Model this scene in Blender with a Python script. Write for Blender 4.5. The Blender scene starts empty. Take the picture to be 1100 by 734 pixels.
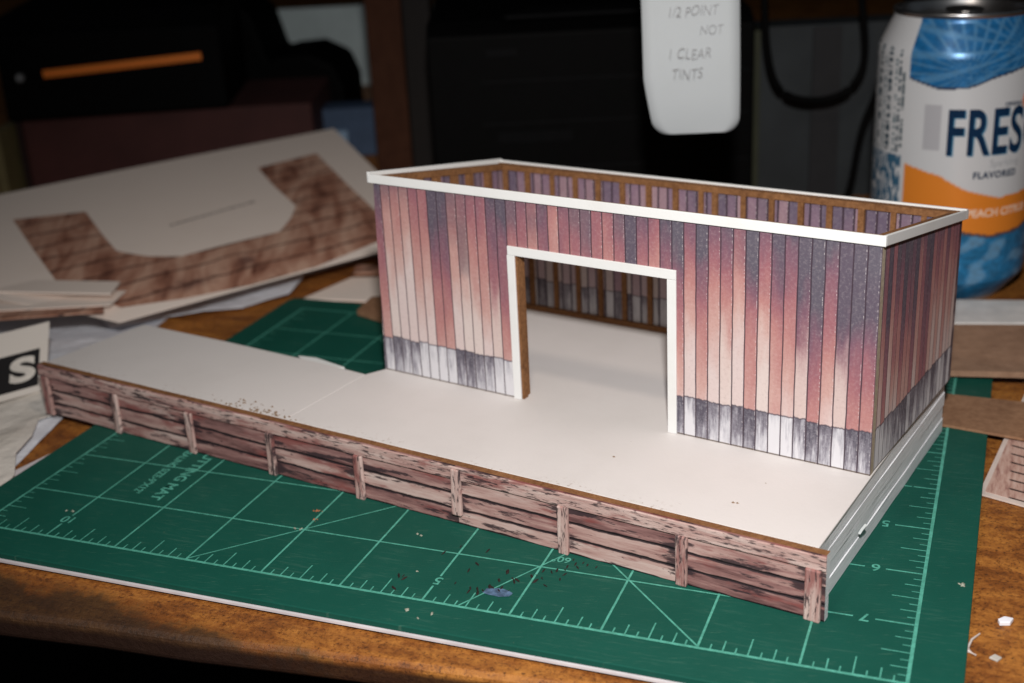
import bpy, bmesh, math, random
from mathutils import Vector, Matrix
from mathutils import noise as mnoise
S = bpy.context.scene
COL = S.collection
random.seed(7)
S.unit_settings.system = 'IMPERIAL'; S.unit_settings.scale_length = 0.0254     # one unit is one inch

# ------------------------------------------------------------------ camera
CAM = Vector((0.502, -10.610, 7.536))
cd = bpy.data.cameras.new('camera'); cam = bpy.data.objects.new('camera', cd); COL.objects.link(cam)
cam.location = CAM; cam.rotation_euler = (1.19994, 0.04975, 0.36578)
cd.sensor_width = 36; cd.lens = 36*1386.0/1100; cd.clip_start = .1; cd.clip_end = 500
cd.dof.use_dof = True; cd.dof.focus_distance = 14.3; cd.dof.aperture_fstop = 0.32
S.camera = cam
S.view_settings.view_transform = 'Standard'; S.view_settings.look = 'None'
S.view_settings.exposure = 0.0; S.view_settings.gamma = 1.0
# ------------------------------------------------------------------ light
W = bpy.data.worlds.new('World'); S.world = W; W.use_nodes = True
W.node_tree.nodes['Background'].inputs[0].default_value = (0.75, 0.88, 1.0, 1)
W.node_tree.nodes['Background'].inputs[1].default_value = 0.034
def aim(o, target): o.rotation_euler = (Vector(target)-o.location).to_track_quat('-Z', 'Y').to_euler()
fl = bpy.data.lights.new('camera_flash', 'SPOT'); flo = bpy.data.objects.new('camera_flash', fl); COL.objects.link(flo)
fl.energy = 15200; fl.color = (1.0, 0.975, 0.95); fl.spot_size = math.radians(84); fl.spot_blend = 1.0; fl.shadow_soft_size = 0.35
flo.location = CAM+Vector((.15, .4, 3.6)); aim(flo, (-2.8, 2.6, 1.0))
lp = bpy.data.lights.new('bench_lamp', 'AREA'); lpo = bpy.data.objects.new('bench_lamp', lp); COL.objects.link(lpo)
lp.shape = 'DISK'; lp.size = 1.1; lp.energy = 260; lp.color = (1.0, 0.84, 0.70)
lpo.location = (-3.4, -1.3, 12.5); aim(lpo, (-4.05, 3.35, 1.5))

# ------------------------------------------------------------------ node helper
class X:
    def __init__(s, nt, sock): s.nt, s.s = nt, sock
    def _m(s, op, b=None, c=None, rev=False):
        n = s.nt.nodes.new('ShaderNodeMath'); n.operation = op
        ins = [s] + ([b] if b is not None else []) + ([c] if c is not None else [])
        if rev: ins[0], ins[1] = ins[1], ins[0]
        for i, v in enumerate(ins):
            if isinstance(v, X): s.nt.links.new(v.s, n.inputs[i])
            else: n.inputs[i].default_value = float(v)
        return X(s.nt, n.outputs[0])
    def __add__(s, o): return s._m('ADD', o)
    __radd__ = __add__
    def __sub__(s, o): return s._m('SUBTRACT', o)
    def __rsub__(s, o): return s._m('SUBTRACT', o, rev=True)
    def __mul__(s, o): return s._m('MULTIPLY', o)
    __rmul__ = __mul__
    def __truediv__(s, o): return s._m('DIVIDE', o)
    def floor(s): return s._m('FLOOR')
    def fract(s): return s._m('FRACT')
    def abs(s): return s._m('ABSOLUTE')
    def gt(s, o): return s._m('GREATER_THAN', o)
    def lt(s, o): return s._m('LESS_THAN', o)
    def min(s, o): return s._m('MINIMUM', o)
    def max(s, o): return s._m('MAXIMUM', o)
    def clamp(s): return s.max(0.).min(1.)
    def step(s, a, b):
        n = s.nt.nodes.new('ShaderNodeMapRange'); n.interpolation_type = 'SMOOTHSTEP'
        s.nt.links.new(s.s, n.inputs[0])
        n.inputs[1].default_value = a; n.inputs[2].default_value = b
        if a > b:
            n.inputs[1].default_value = b; n.inputs[2].default_value = a; n.inputs[3].default_value = 1; n.inputs[4].default_value = 0
        return X(s.nt, n.outputs[0])
class M:
    def __init__(s, name, rough=.6, spec=.3, metal=0.):
        s.m = bpy.data.materials.new(name); s.m.use_nodes = True; s.nt = s.m.node_tree
        s.b = s.nt.nodes['Principled BSDF']
        s.b.inputs['Roughness'].default_value = rough; s.b.inputs['Specular IOR Level'].default_value = spec
        s.b.inputs['Metallic'].default_value = metal
        tc = s.nt.nodes.new('ShaderNodeTexCoord'); s.vec = tc.outputs['Object']
        sp = s.nt.nodes.new('ShaderNodeSeparateXYZ'); s.nt.links.new(s.vec, sp.inputs[0])
        s.x, s.y, s.z = [X(s.nt, sp.outputs[i]) for i in range(3)]
    def put(s, v, sock):
        if isinstance(v, X): s.nt.links.new(v.s, sock)
        elif isinstance(v, (tuple, list)): sock.default_value = (*v, 1) if len(v) == 3 else v
        else: sock.default_value = v
    def comb(s, x, y, z=0.):
        n = s.nt.nodes.new('ShaderNodeCombineXYZ')
        for i, v in enumerate((x, y, z)): s.put(v, n.inputs[i])
        return X(s.nt, n.outputs[0])
    def noise(s, v, scale=1., detail=3., rough=.55, dist=0.):
        n = s.nt.nodes.new('ShaderNodeTexNoise'); s.nt.links.new(v.s, n.inputs['Vector'])
        n.inputs['Scale'].default_value = scale; n.inputs['Detail'].default_value = detail
        n.inputs['Roughness'].default_value = rough; n.inputs['Distortion'].default_value = dist
        return X(s.nt, n.outputs[0])
    def white(s, v):
        n = s.nt.nodes.new('ShaderNodeTexWhiteNoise'); s.nt.links.new(v.s, n.inputs['Vector']); return X(s.nt, n.outputs['Value'])
    def ramp(s, f, stops):
        n = s.nt.nodes.new('ShaderNodeValToRGB'); s.nt.links.new(f.s, n.inputs[0]); e = n.color_ramp.elements
        while len(e) < len(stops): e.new(.5)
        for el, (p, c) in zip(e, stops): el.position = p; el.color = (*c, 1)
        return X(s.nt, n.outputs[0])
    def mix(s, f, a, b):
        n = s.nt.nodes.new('ShaderNodeMix'); n.data_type = 'RGBA'
        s.put(f, n.inputs[0]); s.put(a, n.inputs[6]); s.put(b, n.inputs[7]); return X(s.nt, n.outputs[2])
    def obj(s): return X(s.nt, s.vec)
    def color(s, c): s.put(c, s.b.inputs['Base Color']); return s
    def rough(s, r): s.put(r, s.b.inputs['Roughness']); return s
    def bump(s, h, dist=.01, strength=.6):
        n = s.nt.nodes.new('ShaderNodeBump'); s.put(h, n.inputs['Height']); n.inputs['Distance'].default_value = dist
        n.inputs['Strength'].default_value = strength; s.nt.links.new(n.outputs[0], s.b.inputs['Normal']); return s

def plain(name, c, rough=.6, spec=.3, metal=0., var=.12, scale=3., bump=0.):
    m = M(name, rough, spec, metal); n = m.noise(m.obj(), scale, 5)
    d = tuple(v*(1-var) for v in c); l = tuple(min(1, v*(1+var)) for v in c)
    m.color(m.ramp(n, [(.3, d), (.7, l)]))
    if bump: m.bump(m.noise(m.obj(), scale*8, 3), bump)
    return m.m

# ------------------------------------------------------------------ materials
def print_siding(name, pw=.152, skirt=True, dark=0., off=0., height=2.83, inside=False, tilt=0.):
    """watercolour board siding printed on card: vertical boards, faded low, plum and slate high, grey lapped skirt"""
    m = M(name, .62, .28)
    px = m.x/pw+off; wob = m.noise(m.comb(px.floor()*3.1, m.z*2.2, off), 1., 2)
    px = px+(m.noise(m.comb(m.x*7., m.z*3., 4.), 1., 2)-.5)*.10
    i = px.floor(); f = px.fract()
    r1 = m.white(m.comb(i, 1.3, off)); r2 = m.white(m.comb(i, 7.7, off)); r3 = m.white(m.comb(i, 3.9, off)); r4 = m.white(m.comb(i, 9.1, off))
    big = m.noise(m.comb(m.x*.75, m.z*.55, off+2.), 1., 3)
    str_ = m.noise(m.comb(i*5.3+m.x*5., m.z*1.1, off), 1., 4, .6)
    t = m.z/height + (r1-.5)*.62 + (big-.5)*.78 + (str_-.5)*.36 + dark + m.x*tilt + tilt*3.4
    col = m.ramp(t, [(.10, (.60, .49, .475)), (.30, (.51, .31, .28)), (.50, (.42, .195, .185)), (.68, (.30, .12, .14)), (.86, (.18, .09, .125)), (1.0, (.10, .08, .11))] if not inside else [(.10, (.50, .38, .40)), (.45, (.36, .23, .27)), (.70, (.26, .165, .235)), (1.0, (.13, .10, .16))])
    # a few slate boards high on the wall
    slate = m.noise(m.comb(i*2.7, m.z*.9, off+5.), 1., 2)+(m.z/height-.7)*.7+(r2-.5)*.45
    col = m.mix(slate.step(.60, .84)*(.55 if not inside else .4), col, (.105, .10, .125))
    # pale faded boards
    pale = (r4.gt(.74))*(m.z/height+(str_-.5)*.5).step(.62, .30)
    col = m.mix(pale*.75, col, (.61, .52, .49))
    # mottled paper grain
    g = m.noise(m.obj(), 26., 5, .7)
    col = m.mix(g.step(.45, .75)*.15, col, (.72, .62, .62))
    col = m.mix(g.step(.5, .25)*.22, col, (.13, .07, .09))
    if skirt:
        edge = .505+(r3-.5)*.035+(m.noise(m.comb(m.x*16., 0., off), 1., 3)-.5)*.06
        sk = m.z.lt(edge) if not isinstance(edge, X) else (edge-m.z).gt(0.)
        sn = m.noise(m.comb(m.x*17., m.z*2.4, off+8.), 1., 4, .65)+(r2-.5)*.55+(m.z/.5-.6)*.30
        sc = m.ramp(sn, [(.28, (.62, .61, .64)), (.46, (.42, .41, .45)), (.60, (.20, .185, .22)), (.80, (.085, .075, .10))])
        sc = m.mix(g.step(.45, .7)*.2, sc, (.64, .64, .68))
        col = m.mix(sk, col, sc)
        col = m.mix((edge-m.z).abs().step(.016, .004)*.75, col, (.06, .05, .07))
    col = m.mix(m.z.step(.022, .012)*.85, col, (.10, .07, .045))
    if inside: col = m.mix(.25, col, (.10, .07, .07))  # inside print darkened, shade within the shed put into its colour
    # score lines between boards, with the white of torn card beside them
    gr = (f-.5).abs()
    col = m.mix(gr.step(*((.425, .478) if not inside else (.36, .43)))*.9, col, (.05, .03, .045))
    dots = m.noise(m.comb(m.x*9., m.z*26., off), 1., 3, .7)
    col = m.mix(((f-.90).abs().step(.035, .012))*dots.step(.50, .60)*(r2.gt(.35))*.5, col, (.70, .64, .64))
    m.color(col)
    m.bump(gr.step(.5, .42)+g*.12, .010, .6)
    return m.m

def print_timber(name, vertical=False, seam=True, u0=0.):
    m = M(name, .55, .3)
    u, z = (m.z, m.x) if vertical else (m.x, m.z)
    zw = z+(m.noise(m.comb(u*1.4, z*2., u0), 1., 3)-.5)*.055
    if seam:
        row = ((.60-zw)/.2); i = row.floor(); f = row.fract()
    else:
        row = zw/.2; i = row.floor()*0.; f = row.fract()
    bay = ((u+u0)/1.449).floor() if seam else i*0.
    bf = ((u+u0)/1.449).fract()
    r1 = m.white(m.comb(i, bay, 2.)); r2 = m.white(m.comb(i, bay, 5.))
    st = m.noise(m.comb(u*.9+r1*40., z*9.+i*9., u0), 1., 5, .6, .4)
    fine = m.noise(m.comb(u*5., z*50., u0), 1., 4, .7)
    base = m.ramp(st*.75+(r2-.5)*.28+fine*.22, [(.28, (.11, .05, .05)), (.41, (.29, .15, .14)), (.54, (.46, .29, .26)), (.72, (.60, .46, .42))])
    red = m.noise(m.comb(u*1.1+r2*30., z*6., u0+3.), 1., 4, .6)
    base = m.mix(red.step(.51, .64)*.75, base, (.23, .060, .055))
    near = (bf-.5).abs().step(.30, .47) if seam else 0.
    dk = m.noise(m.comb(u*1.3+r1*13., z*8.+i*3., u0+11.), 1., 5, .68)+near*.10
    base = m.mix(dk.step(.55, .62)*.92, base, (.04, .025, .03))
    kn = m.noise(m.comb(u*9., z*13., u0+21.), 1., 2)
    base = m.mix(kn.step(.70, .76)*.8, base, (.05, .02, .025))
    h = fine
    if seam:
        s = (f-.5).abs()
        th = m.noise(m.comb(u*4., i*4., u0), 1., 4)
        base = m.mix((s+(th-.5)*.18).step(.375, .44)*.96, base, (.016, .010, .014))
        h = s.step(.5, .40)
    else:
        ed = m.noise(m.comb(u*6., z*30., 2.), 1., 3)
        base = m.mix(ed.step(.54, .64)*.85, base, (.03, .02, .025))
    m.color(base); m.bump(h, .014, .6)
    return m.m

def chip(name, c1, c2, sc=20.):
    m = M(name, .8, .15); n = m.noise(m.obj(), sc, 6, .7); n2 = m.noise(m.obj(), 1.4, 3)
    m.color(m.ramp(n*.7+n2*.3, [(.35, c1), (.65, c2)])); m.bump(n, .006, .5); return m.m

MAT = {}
MAT['front'] = print_siding('printed_siding', off=3., tilt=.050)
MAT['side'] = print_siding('printed_siding_side', pw=.135, off=11., dark=.07)
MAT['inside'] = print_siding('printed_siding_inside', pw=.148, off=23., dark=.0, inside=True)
MAT['timber'] = print_timber('printed_timber', u0=.12)
MAT['post'] = print_timber('printed_timber_post', True, False, 2.)
MAT['chip'] = chip('raw_chipboard', (.12, .050, .020), (.28, .135, .058))
MAT['chip_pale'] = chip('raw_card_edge', (.30, .25, .18), (.50, .42, .32))
MAT['board'] = chip('brown_board', (.20, .10, .055), (.34, .19, .11), 9.)
def paper(name, c, dirt=.25, wr=0.):
    m = M(name, .65, .25); n = m.noise(m.obj(), 1.1, 5, .6); g = m.noise(m.obj(), 14., 5, .7)
    col = m.mix(n.step(.45, .75)*dirt, c, tuple(v*k for v, k in zip(c, (.82, .78, .72))))
    col = m.mix(g.step(.68, .78)*dirt*.8, col, tuple(v*.55 for v in c))
    m.color(col); m.bump(m.noise(m.obj(), 5. if wr else 30., 4), .08 if wr else .004, .5); return m.m
MAT['white'] = paper('white_card', (.73, .735, .73), .25)
def deckm():
    m = M('white_deck_card', .55, .3)
    n = m.noise(m.obj(), .8, 5, .6); g = m.noise(m.obj(), 17., 5, .7)
    c = m.mix(n.step(.4, .75)*.35, (.68, .645, .63), (.58, .545, .525))
    near = m.y.step(.38, .08)*g.step(.55, .68)*m.noise(m.obj(), 1.3, 3).step(.42, .6)
    c = m.mix(near*.75, c, (.24, .15, .09))
    c = m.mix(g.step(.71, .76)*.5, c, (.3, .25, .22))
    fx = m.noise(m.comb(m.x*3., m.y*45., 0.), 1., 3)
    c = m.mix(fx.step(.70, .78)*.25, c, (.45, .40, .38))
    m.color(c); m.bump(g, .005, .4); return m.m
MAT['deck'] = deckm()
def foamm():
    m = M('grey_foam', .6, .3); g = m.noise(m.comb(m.x*6., m.y*1.2, m.z*30.), 1., 5, .7)
    c = m.ramp(g, [(.3, (.72, .72, .75)), (.7, (.86, .86, .88))]); m.color(c); m.bump(g, .02, .5); return m.m
MAT['foam'] = foamm()
def matm():
    m = M('green_mat', .55, .12)
    n = m.noise(m.obj(), .9, 5, .6); n2 = m.noise(m.comb(m.x*2., m.y*26., 0.), 1., 5, .7); g = m.noise(m.obj(), 40., 3)
    c = m.mix(n, (.006, .060, .043), (.010, .090, .066))
    c = m.mix(n2.step(.52, .68)*.45*n.step(.4, .6), c, (.05, .13, .10))
    sc = m.noise(m.comb(m.x*3.+m.y*2., m.y*60.-m.x*20., 3.), 1., 3, .6)
    c = m.mix(sc.step(.62, .70)*.5, c, (.07, .15, .11))
    sp = m.noise(m.obj(), 13., 4, .7)
    c = m.mix(sp.step(.70, .75)*.6, c, (.16, .19, .13))
    m.color(c); m.rough(.42+g*.25); m.bump(g+sc, .004, .4); return m.m
MAT['mat'] = matm()
def linem():
    m = M('mat_print', .5, .3); g = m.noise(m.obj(), 9., 5, .7)
    m.color(m.mix(g.step(.62, .40)*.55, (.10, .40, .31), (.04, .19, .14))); return m.m
MAT['line'] = linem()
def tablem():
    m = M('worn_wood', .5, .35)
    n = m.noise(m.comb(m.x*1.2, m.y*5., m.z*5.), 1., 7, .7, .4); b = m.noise(m.obj(), .8, 5, .6); g = m.noise(m.obj(), 11., 6, .75)
    f = m.noise(m.obj(), 22., 5, .8)
    c = m.ramp(n*.35+b*.35+g*.3, [(.34, (.06, .020, .007)), (.46, (.22, .072, .014)), (.56, (.42, .165, .032)), (.70, (.55, .26, .07))])
    c = m.mix(f.step(.48, .34)*.75, c, (.035, .014, .007))
    c = m.mix(f.step(.66, .74)*.5, c, (.48, .33, .15))
    grime = (0.-m.y*1.-.47+(b-.5)*1.2+(g-.5)*.6+(m.x+9.)*(-.095)).step(.10, .40)
    c = m.mix(grime*.86, c, (.022, .014, .009))
    c = m.mix(grime*g.step(.66, .72)*.7, c, (.22, .2, .08))
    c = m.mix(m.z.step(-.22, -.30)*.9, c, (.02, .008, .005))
    m.color(c); m.rough(.38+g*.35); m.bump(g, .03, .6); return m.m
MAT['table'] = tablem()
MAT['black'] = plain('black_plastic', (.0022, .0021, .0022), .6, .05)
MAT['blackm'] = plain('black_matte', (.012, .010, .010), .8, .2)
MAT['darkgrey'] = plain('dark_grey_plastic', (.0055, .0055, .006), .6, .05)

# ------------------------------------------------------------------ mesh helpers
def mesh_obj(name, verts, faces, mats, parent=None, mi=None, smooth=False):
    me = bpy.data.meshes.new(name); me.from_pydata([tuple(v) for v in verts], [], faces)
    for m in (mats if isinstance(mats, (list, tuple)) else [mats]): me.materials.append(m)
    if mi: me.polygons.foreach_set('material_index', mi)
    if smooth: me.polygons.foreach_set('use_smooth', [True]*len(me.polygons))
    me.update(); o = bpy.data.objects.new(name, me); COL.objects.link(o)
    if parent: o.parent = parent
    return o
def tag(o, label=None, cat=None, group=None, kind=None):
    for k, v in (('label', label), ('category', cat), ('group', group), ('kind', kind)):
        if v: o[k] = v
    return o
def empty(name, loc, rz, label, cat, group=None):
    o = bpy.data.objects.new(name, None); COL.objects.link(o); o.location = loc; o.rotation_euler = (0, 0, rz); o.empty_display_size = .3
    return tag(o, label, cat, group)
class MB:
    def __init__(s): s.v, s.f, s.m = [], [], []
    def add(s, v, f, mi=0):
        b = len(s.v); s.v += [Vector(p) for p in v]; s.f += [tuple(b+i for i in q) for q in f]
        s.m += (mi if isinstance(mi, list) else [mi]*len(f)); return s
    def box(s, x0, x1, y0, y1, z0, z1, mi=0, top=None, jit=0.):
        P = [(x, y, z) for z in (z0, z1) for y in (y0, y1) for x in (x0, x1)]
        if jit: P = [tuple(c+random.uniform(-jit, jit) for c in p) for p in P]
        return s.add(P, [(0, 2, 3, 1), (4, 5, 7, 6), (0, 1, 5, 4), (2, 6, 7, 3), (0, 4, 6, 2), (1, 3, 7, 5)], mi if top is None else [mi, top, mi, mi, mi, mi])
    def prism_z(s, poly, z0, z1, side=0, top=0):          # outline in xy
        n = len(poly); zf = (lambda i, z: z[i] if isinstance(z, (list, tuple)) else z)
        P = [(x, y, zf(i, z0)) for i, (x, y) in enumerate(poly)]+[(x, y, zf(i, z1)) for i, (x, y) in enumerate(poly)]
        return s.add(P, [tuple(range(n-1, -1, -1)), tuple(range(n, 2*n))]+[(i, (i+1) % n, n+(i+1) % n, n+i) for i in range(n)], [side, top]+[side]*n)
    def prism_y(s, poly, y0, y1, front=0, back=0, side=0):  # outline in xz
        n = len(poly); P = [(x, y0, z) for x, z in poly]+[(x, y1, z) for x, z in poly]
        return s.add(P, [tuple(range(n)), tuple(range(2*n-1, n-1, -1))]+[((i+1) % n, i, n+i, n+(i+1) % n) for i in range(n)], [front, back]+[side]*n)
    def prism_x(s, poly, x0, x1, lo=0, hi=0, side=0):     # outline in yz
        n = len(poly); P = [(x0, y, z) for y, z in poly]+[(x1, y, z) for y, z in poly]
        return s.add(P, [tuple(range(n-1, -1, -1)), tuple(range(n, 2*n))]+[(i, (i+1) % n, n+(i+1) % n, n+i) for i in range(n)], [lo, hi]+[side]*n)
    def tube(s, pts, r, n=8, mi=0):
        pts = [Vector(p) for p in pts]; b = len(s.v); rr = r if isinstance(r, (list, tuple)) else [r]*len(pts)
        for k, p in enumerate(pts):
            t = (pts[min(k+1, len(pts)-1)]-pts[max(k-1, 0)]).normalized(); a = t.orthogonal().normalized(); c = t.cross(a)
            s.v += [p+(a*math.cos(6.2832*j/n)+c*math.sin(6.2832*j/n))*rr[k] for j in range(n)]
        for k in range(len(pts)-1):
            for j in range(n): s.f.append((b+k*n+j, b+k*n+(j+1) % n, b+(k+1)*n+(j+1) % n, b+(k+1)*n+j)); s.m.append(mi)
        s.f += [tuple(b+j for j in range(n-1, -1, -1)), tuple(b+(len(pts)-1)*n+j for j in range(n))]; s.m += [mi, mi]
        return s
    def build(s, name, mats, parent=None, bevel=0., seg=2, smooth=False):
        o = mesh_obj(name, s.v, s.f, mats, parent, s.m, smooth)
        if bevel:
            b = o.modifiers.new('bevel', 'BEVEL'); b.width = bevel; b.segments = seg; b.limit_method = 'ANGLE'; b.angle_limit = math.radians(40)
        return o
def text_mesh(txt, size, bold=.0, xs=1., spacing=1., align='LEFT'):
    c = bpy.data.curves.new('lettering', 'FONT'); c.body = txt; c.size = size; c.offset = bold; c.space_character = spacing; c.align_x = align
    o = bpy.data.objects.new('lettering', c); COL.objects.link(o)
    dg = bpy.context.evaluated_depsgraph_get(); me = bpy.data.meshes.new_from_object(o.evaluated_get(dg))
    v = [(p.co.x*xs, p.co.y) for p in me.vertices]; f = [tuple(p.vertices) for p in me.polygons]
    bpy.data.objects.remove(o); bpy.data.meshes.remove(me); bpy.data.curves.remove(c)
    return v, f
def flat_text(name, txt, size, O, R, U, m, parent, lift=.003, **k):
    v, f = text_mesh(txt, size, **k); O, R, U = Vector(O), Vector(R), Vector(U); N = R.cross(U).normalized()
    return mesh_obj(name, [O+R*a+U*b+N*lift for a, b in v], f, m, parent)

# ------------------------------------------------------------------ workbench
tb = MB(); tb.prism_z([(-60, -6.2), (-9.5, -1.36), (-8.4, -1.24), (-7.2, -1.16), (-6.1, -1.03), (-5.3, -.95), (6, .05), (60, 5.5), (60, 60), (-60, 60)], -.50, -.15)
tag(tb.build('workbench_top', MAT['table'], None, .09, 4), kind='structure')
wl = MB(); wl.box(-90, 90, 61, 62, -30, 60)
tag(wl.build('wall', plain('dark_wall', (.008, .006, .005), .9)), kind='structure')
fl_ = MB(); fl_.box(-90, 90, -60, 61, -30.5, -30)
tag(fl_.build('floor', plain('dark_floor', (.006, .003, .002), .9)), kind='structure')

# ------------------------------------------------------------------ cutting mat
mat = empty('cutting_mat', (-5.5, 4, 0), 0, 'green self healing cutting mat printed with a one inch grid, lying under the model', 'cutting mat')
ML = Matrix.Translation((5.5, -4, 0))
b = MB(); r = .18; pts = []
for cx, cy, a0 in ((.5-r, -.5+r, -90), (.5-r, 8.5-r, 0), (-11.5+r, 8.5-r, 90), (-11.5+r, -.5+r, 180)):
    for k in range(5): t = math.radians(a0+22.5*k); pts.append((cx+5.5+r*math.cos(t), cy-4+r*math.sin(t)))
b.prism_z(pts, -.075, 0); b.build('mat_sheet', MAT['mat'], mat, .012, 2)
g = MB()
def ln(x0, y0, x1, y1, w=.022, z=.0035):
    d = Vector((x1-x0, y1-y0, 0)); n = Vector((-d.y, d.x, 0)).normalized()*w/2; a = Vector((x0+5.5, y0-4, z)); c = Vector((x1+5.5, y1-4, z))
    g.add([a-n, c-n, c+n, a+n], [(0, 1, 2, 3)])
ln(-11.02, 0, .02, 0, .036); ln(0, 0.018, 0, 8.02, .036, .0037); ln(-11, 0.018, -11, 8.02, .03, .0037); ln(-10.98, 8, -.02, 8, .03)
for i in range(1, 11):
    if i in (5, 10): ln(-i, 0.018, -i, .30, .024, .0039); ln(-i, .50, -i, 7.98, .024, .0039)
    else: ln(-i, 0.018, -i, 7.98, .024, .0039)
for j in range(1, 8): ln(-10.98, j, -.62 if j in (1, 2, 3) else -.3, j, .022, .0033)
for j in range(1, 8): ln(-.40 if j < 4 else -.28, j, -.02, j, .022, .0041)
for i in range(88):
    if i % 8: ln(-i/8, .018, -i/8, .30 if i % 8 == 4 else (.19 if i % 2 == 0 else .10), .015, .0041)
for j in range(64):
    if j % 8:
        l = .29 if j % 8 == 4 else (.18 if j % 2 == 0 else .10)
        ln(-l, j/8, -.018, j/8, .014, .0043); ln(-10.985, j/8, -11+l, j/8, .013, .0043)
ln(-8, 0.02, -1, 7, .018, .0045); ln(-4.58, .02, -1.1, 6.05, .018, .0047); ln(-2, .02, -9, 7, .02, .0049)
g.build('printed_grid', MAT['line'], mat)
for j, t in ((1, '7'), (2, '6'), (3, '5'), (4, '4'), (5, '3')):
    if j < 4: flat_text('numeral', t, .20, (-.455+5.5, j-4+.068, 0), (-1, 0, 0), (0, -1, 0), MAT['line'], mat, .004, bold=.003)
flat_text('numeral', '5', .20, (-4.94+5.5, .47-4, 0), (-1, 0, 0), (0, -1, 0), MAT['line'], mat, .004, bold=.003)
flat_text('numeral', '10', .20, (-9.88+5.5, .47-4, 0), (-1, 0, 0), (0, -1, 0), MAT['line'], mat, .004, bold=.003)
flat_text('angle_mark', '60°', .16, (-3.72+5.5, 1.26-4, 0), (-1, 0, 0), (0, -1, 0), MAT['line'], mat, .004, bold=.002)
flat_text('printed_lettering', 'CUTTING MAT', .215, (-9.33+5.5, 2.62-4, 0), (0, -1, 0), (1, 0, 0), MAT['line'], mat, .004, bold=.006, xs=1.02)
flat_text('printed_lettering', 'SELF-HEALING SIZE-9"X12"', .165, (-9.66+5.5, 2.86-4, 0), (0, -1, 0), (1, 0, 0), MAT['line'], mat, .004, bold=.004, xs=.84)
b = MB(); b.prism_z([(-12.2, -.528), (.47, -.522), (.46, 3), (-11.4, 3)], -.108, -.08)
tag(b.build('backing_card', plain('pale_card', (.62, .58, .60), .6)), 'thin white card showing as a pale line along the near edge of the green mat', 'card')
# paint smear, rust spot, shavings
bm_ = MB()
for k in range(14):
    a = 6.283*k/14; bm_.v.append(Vector((-4.27+(.17+random.uniform(-.03, .03))*math.cos(a), .37+(.085+random.uniform(-.015, .015))*math.sin(a), .0055)))
bm_.f.append(tuple(range(14))); bm_.m.append(0)
tag(bm_.build('paint_smear', plain('dried_blue_paint', (.07, .12, .20), .6, var=.6, scale=14)), 'small dried blue paint smear on the green mat', 'paint spot')
def crumbs(name, spots, sz, m, label, cat, seed, z=.004, elong=1., n=1, kind=None):
    rd = random.Random(seed); c = MB()
    for (x, y, sp, q) in spots:
        for _ in range(q):
            X0 = x+rd.gauss(0, sp); Y0 = y+rd.gauss(0, sp*.5); s_ = sz*rd.uniform(.5, 1.3); a = rd.uniform(-.7, .7)+1.9 if elong > 1 else rd.uniform(0, 3)
            e = Vector((math.cos(a), math.sin(a), 0)); p = Vector((-e.y, e.x, 0)); L_, w_, h_ = s_*elong, s_*rd.uniform(.5, 1), s_*.7
            O = Vector((X0, Y0, z)); c.add([O-e*L_+p*w_*.3, O-e*L_*.4-p*w_, O+e*L_*.8-p*w_*.7, O+e*L_, O+e*L_*.3+p*w_, O+Vector((0, 0, h_))], [(0, 1, 5), (1, 2, 5), (2, 3, 5), (3, 4, 5), (4, 0, 5)])
    o = c.build(name, m); tag(o, label, cat, kind=kind); return o
dkm = plain('dark_shaving', (.02, .012, .01), .7)
crumbs('wood_shavings', [(-4.6+.11*k, .30+.09*k, .11, 3) for k in range(11)]+[(-4.9, .9, .3, 6), (-5.2, .4, .25, 5)], .017, dkm, 'dark wood shavings scattered over the mat in front of the dock', 'wood shavings', 3, elong=2.6, kind='stuff')
crumbs('rust_crumbs', [(-7.08, 1.46, .035, 13), (-6.99, 1.24, .03, 6)], .012, plain('rust_dust', (.33, .13, .06), .8), 'tiny orange rust crumbs on a grid crossing of the mat', 'crumbs', 5, elong=1.4, kind='stuff')
pale = plain('pale_glue_chip', (.30, .31, .25), .6)
crumbs('glue_chips', [(-5.28, .52, .01, 2), (-5.1, -.22, .03, 2), (-4.75, -.28, .1, 2), (.36, 1.9, .03, 4), (-7.1, 1.0, .05, 3), (-10.1, .6, .05, 2), (-6.7, -.55, .01, 0), (-5.6, 1.3, .2, 2)], .026, pale, 'pale crumbs of dried glue strewn over the green mat', 'crumbs', 9, elong=1.3, kind='stuff')
scr = plain('white_scrap', (.78, .78, .84), .6)
b = MB(); b.prism_z([(0, 0), (.10, .03), (.13, .12), (.04, .13), (-.02, .06)], -.148, -.10); tag(b.build('foam_scrap', scr, None, .008), 'small white foam chip on the bare wood right of the mat', 'scrap').location = (.78, 1.46, 0)
b = MB(); b.tube([(.60, 1.24, -.13), (.53, 1.10, -.12), (.50, .96, -.13), (.51, .90, -.13), (.58, .85, -.13)], [.008, .012, .014, .018, .012], 6); tag(b.build('paper_curl', plain('curl', (.55, .48, .44), .6)), 'thin pale curled trimming beside the right edge of the mat', 'trimming')
b = MB(); b.prism_z([(-.05, 0), (.03, -.04), (.07, .03), (.0, .07)], -.148, -.125); o = b.build('paper_scrap', plain('dull_scrap', (.45, .42, .38), .6), None, .006); o.location = (.75, .85, 0); tag(o, 'dull pale scrap on the wood near the lower right corner', 'scrap')

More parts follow.
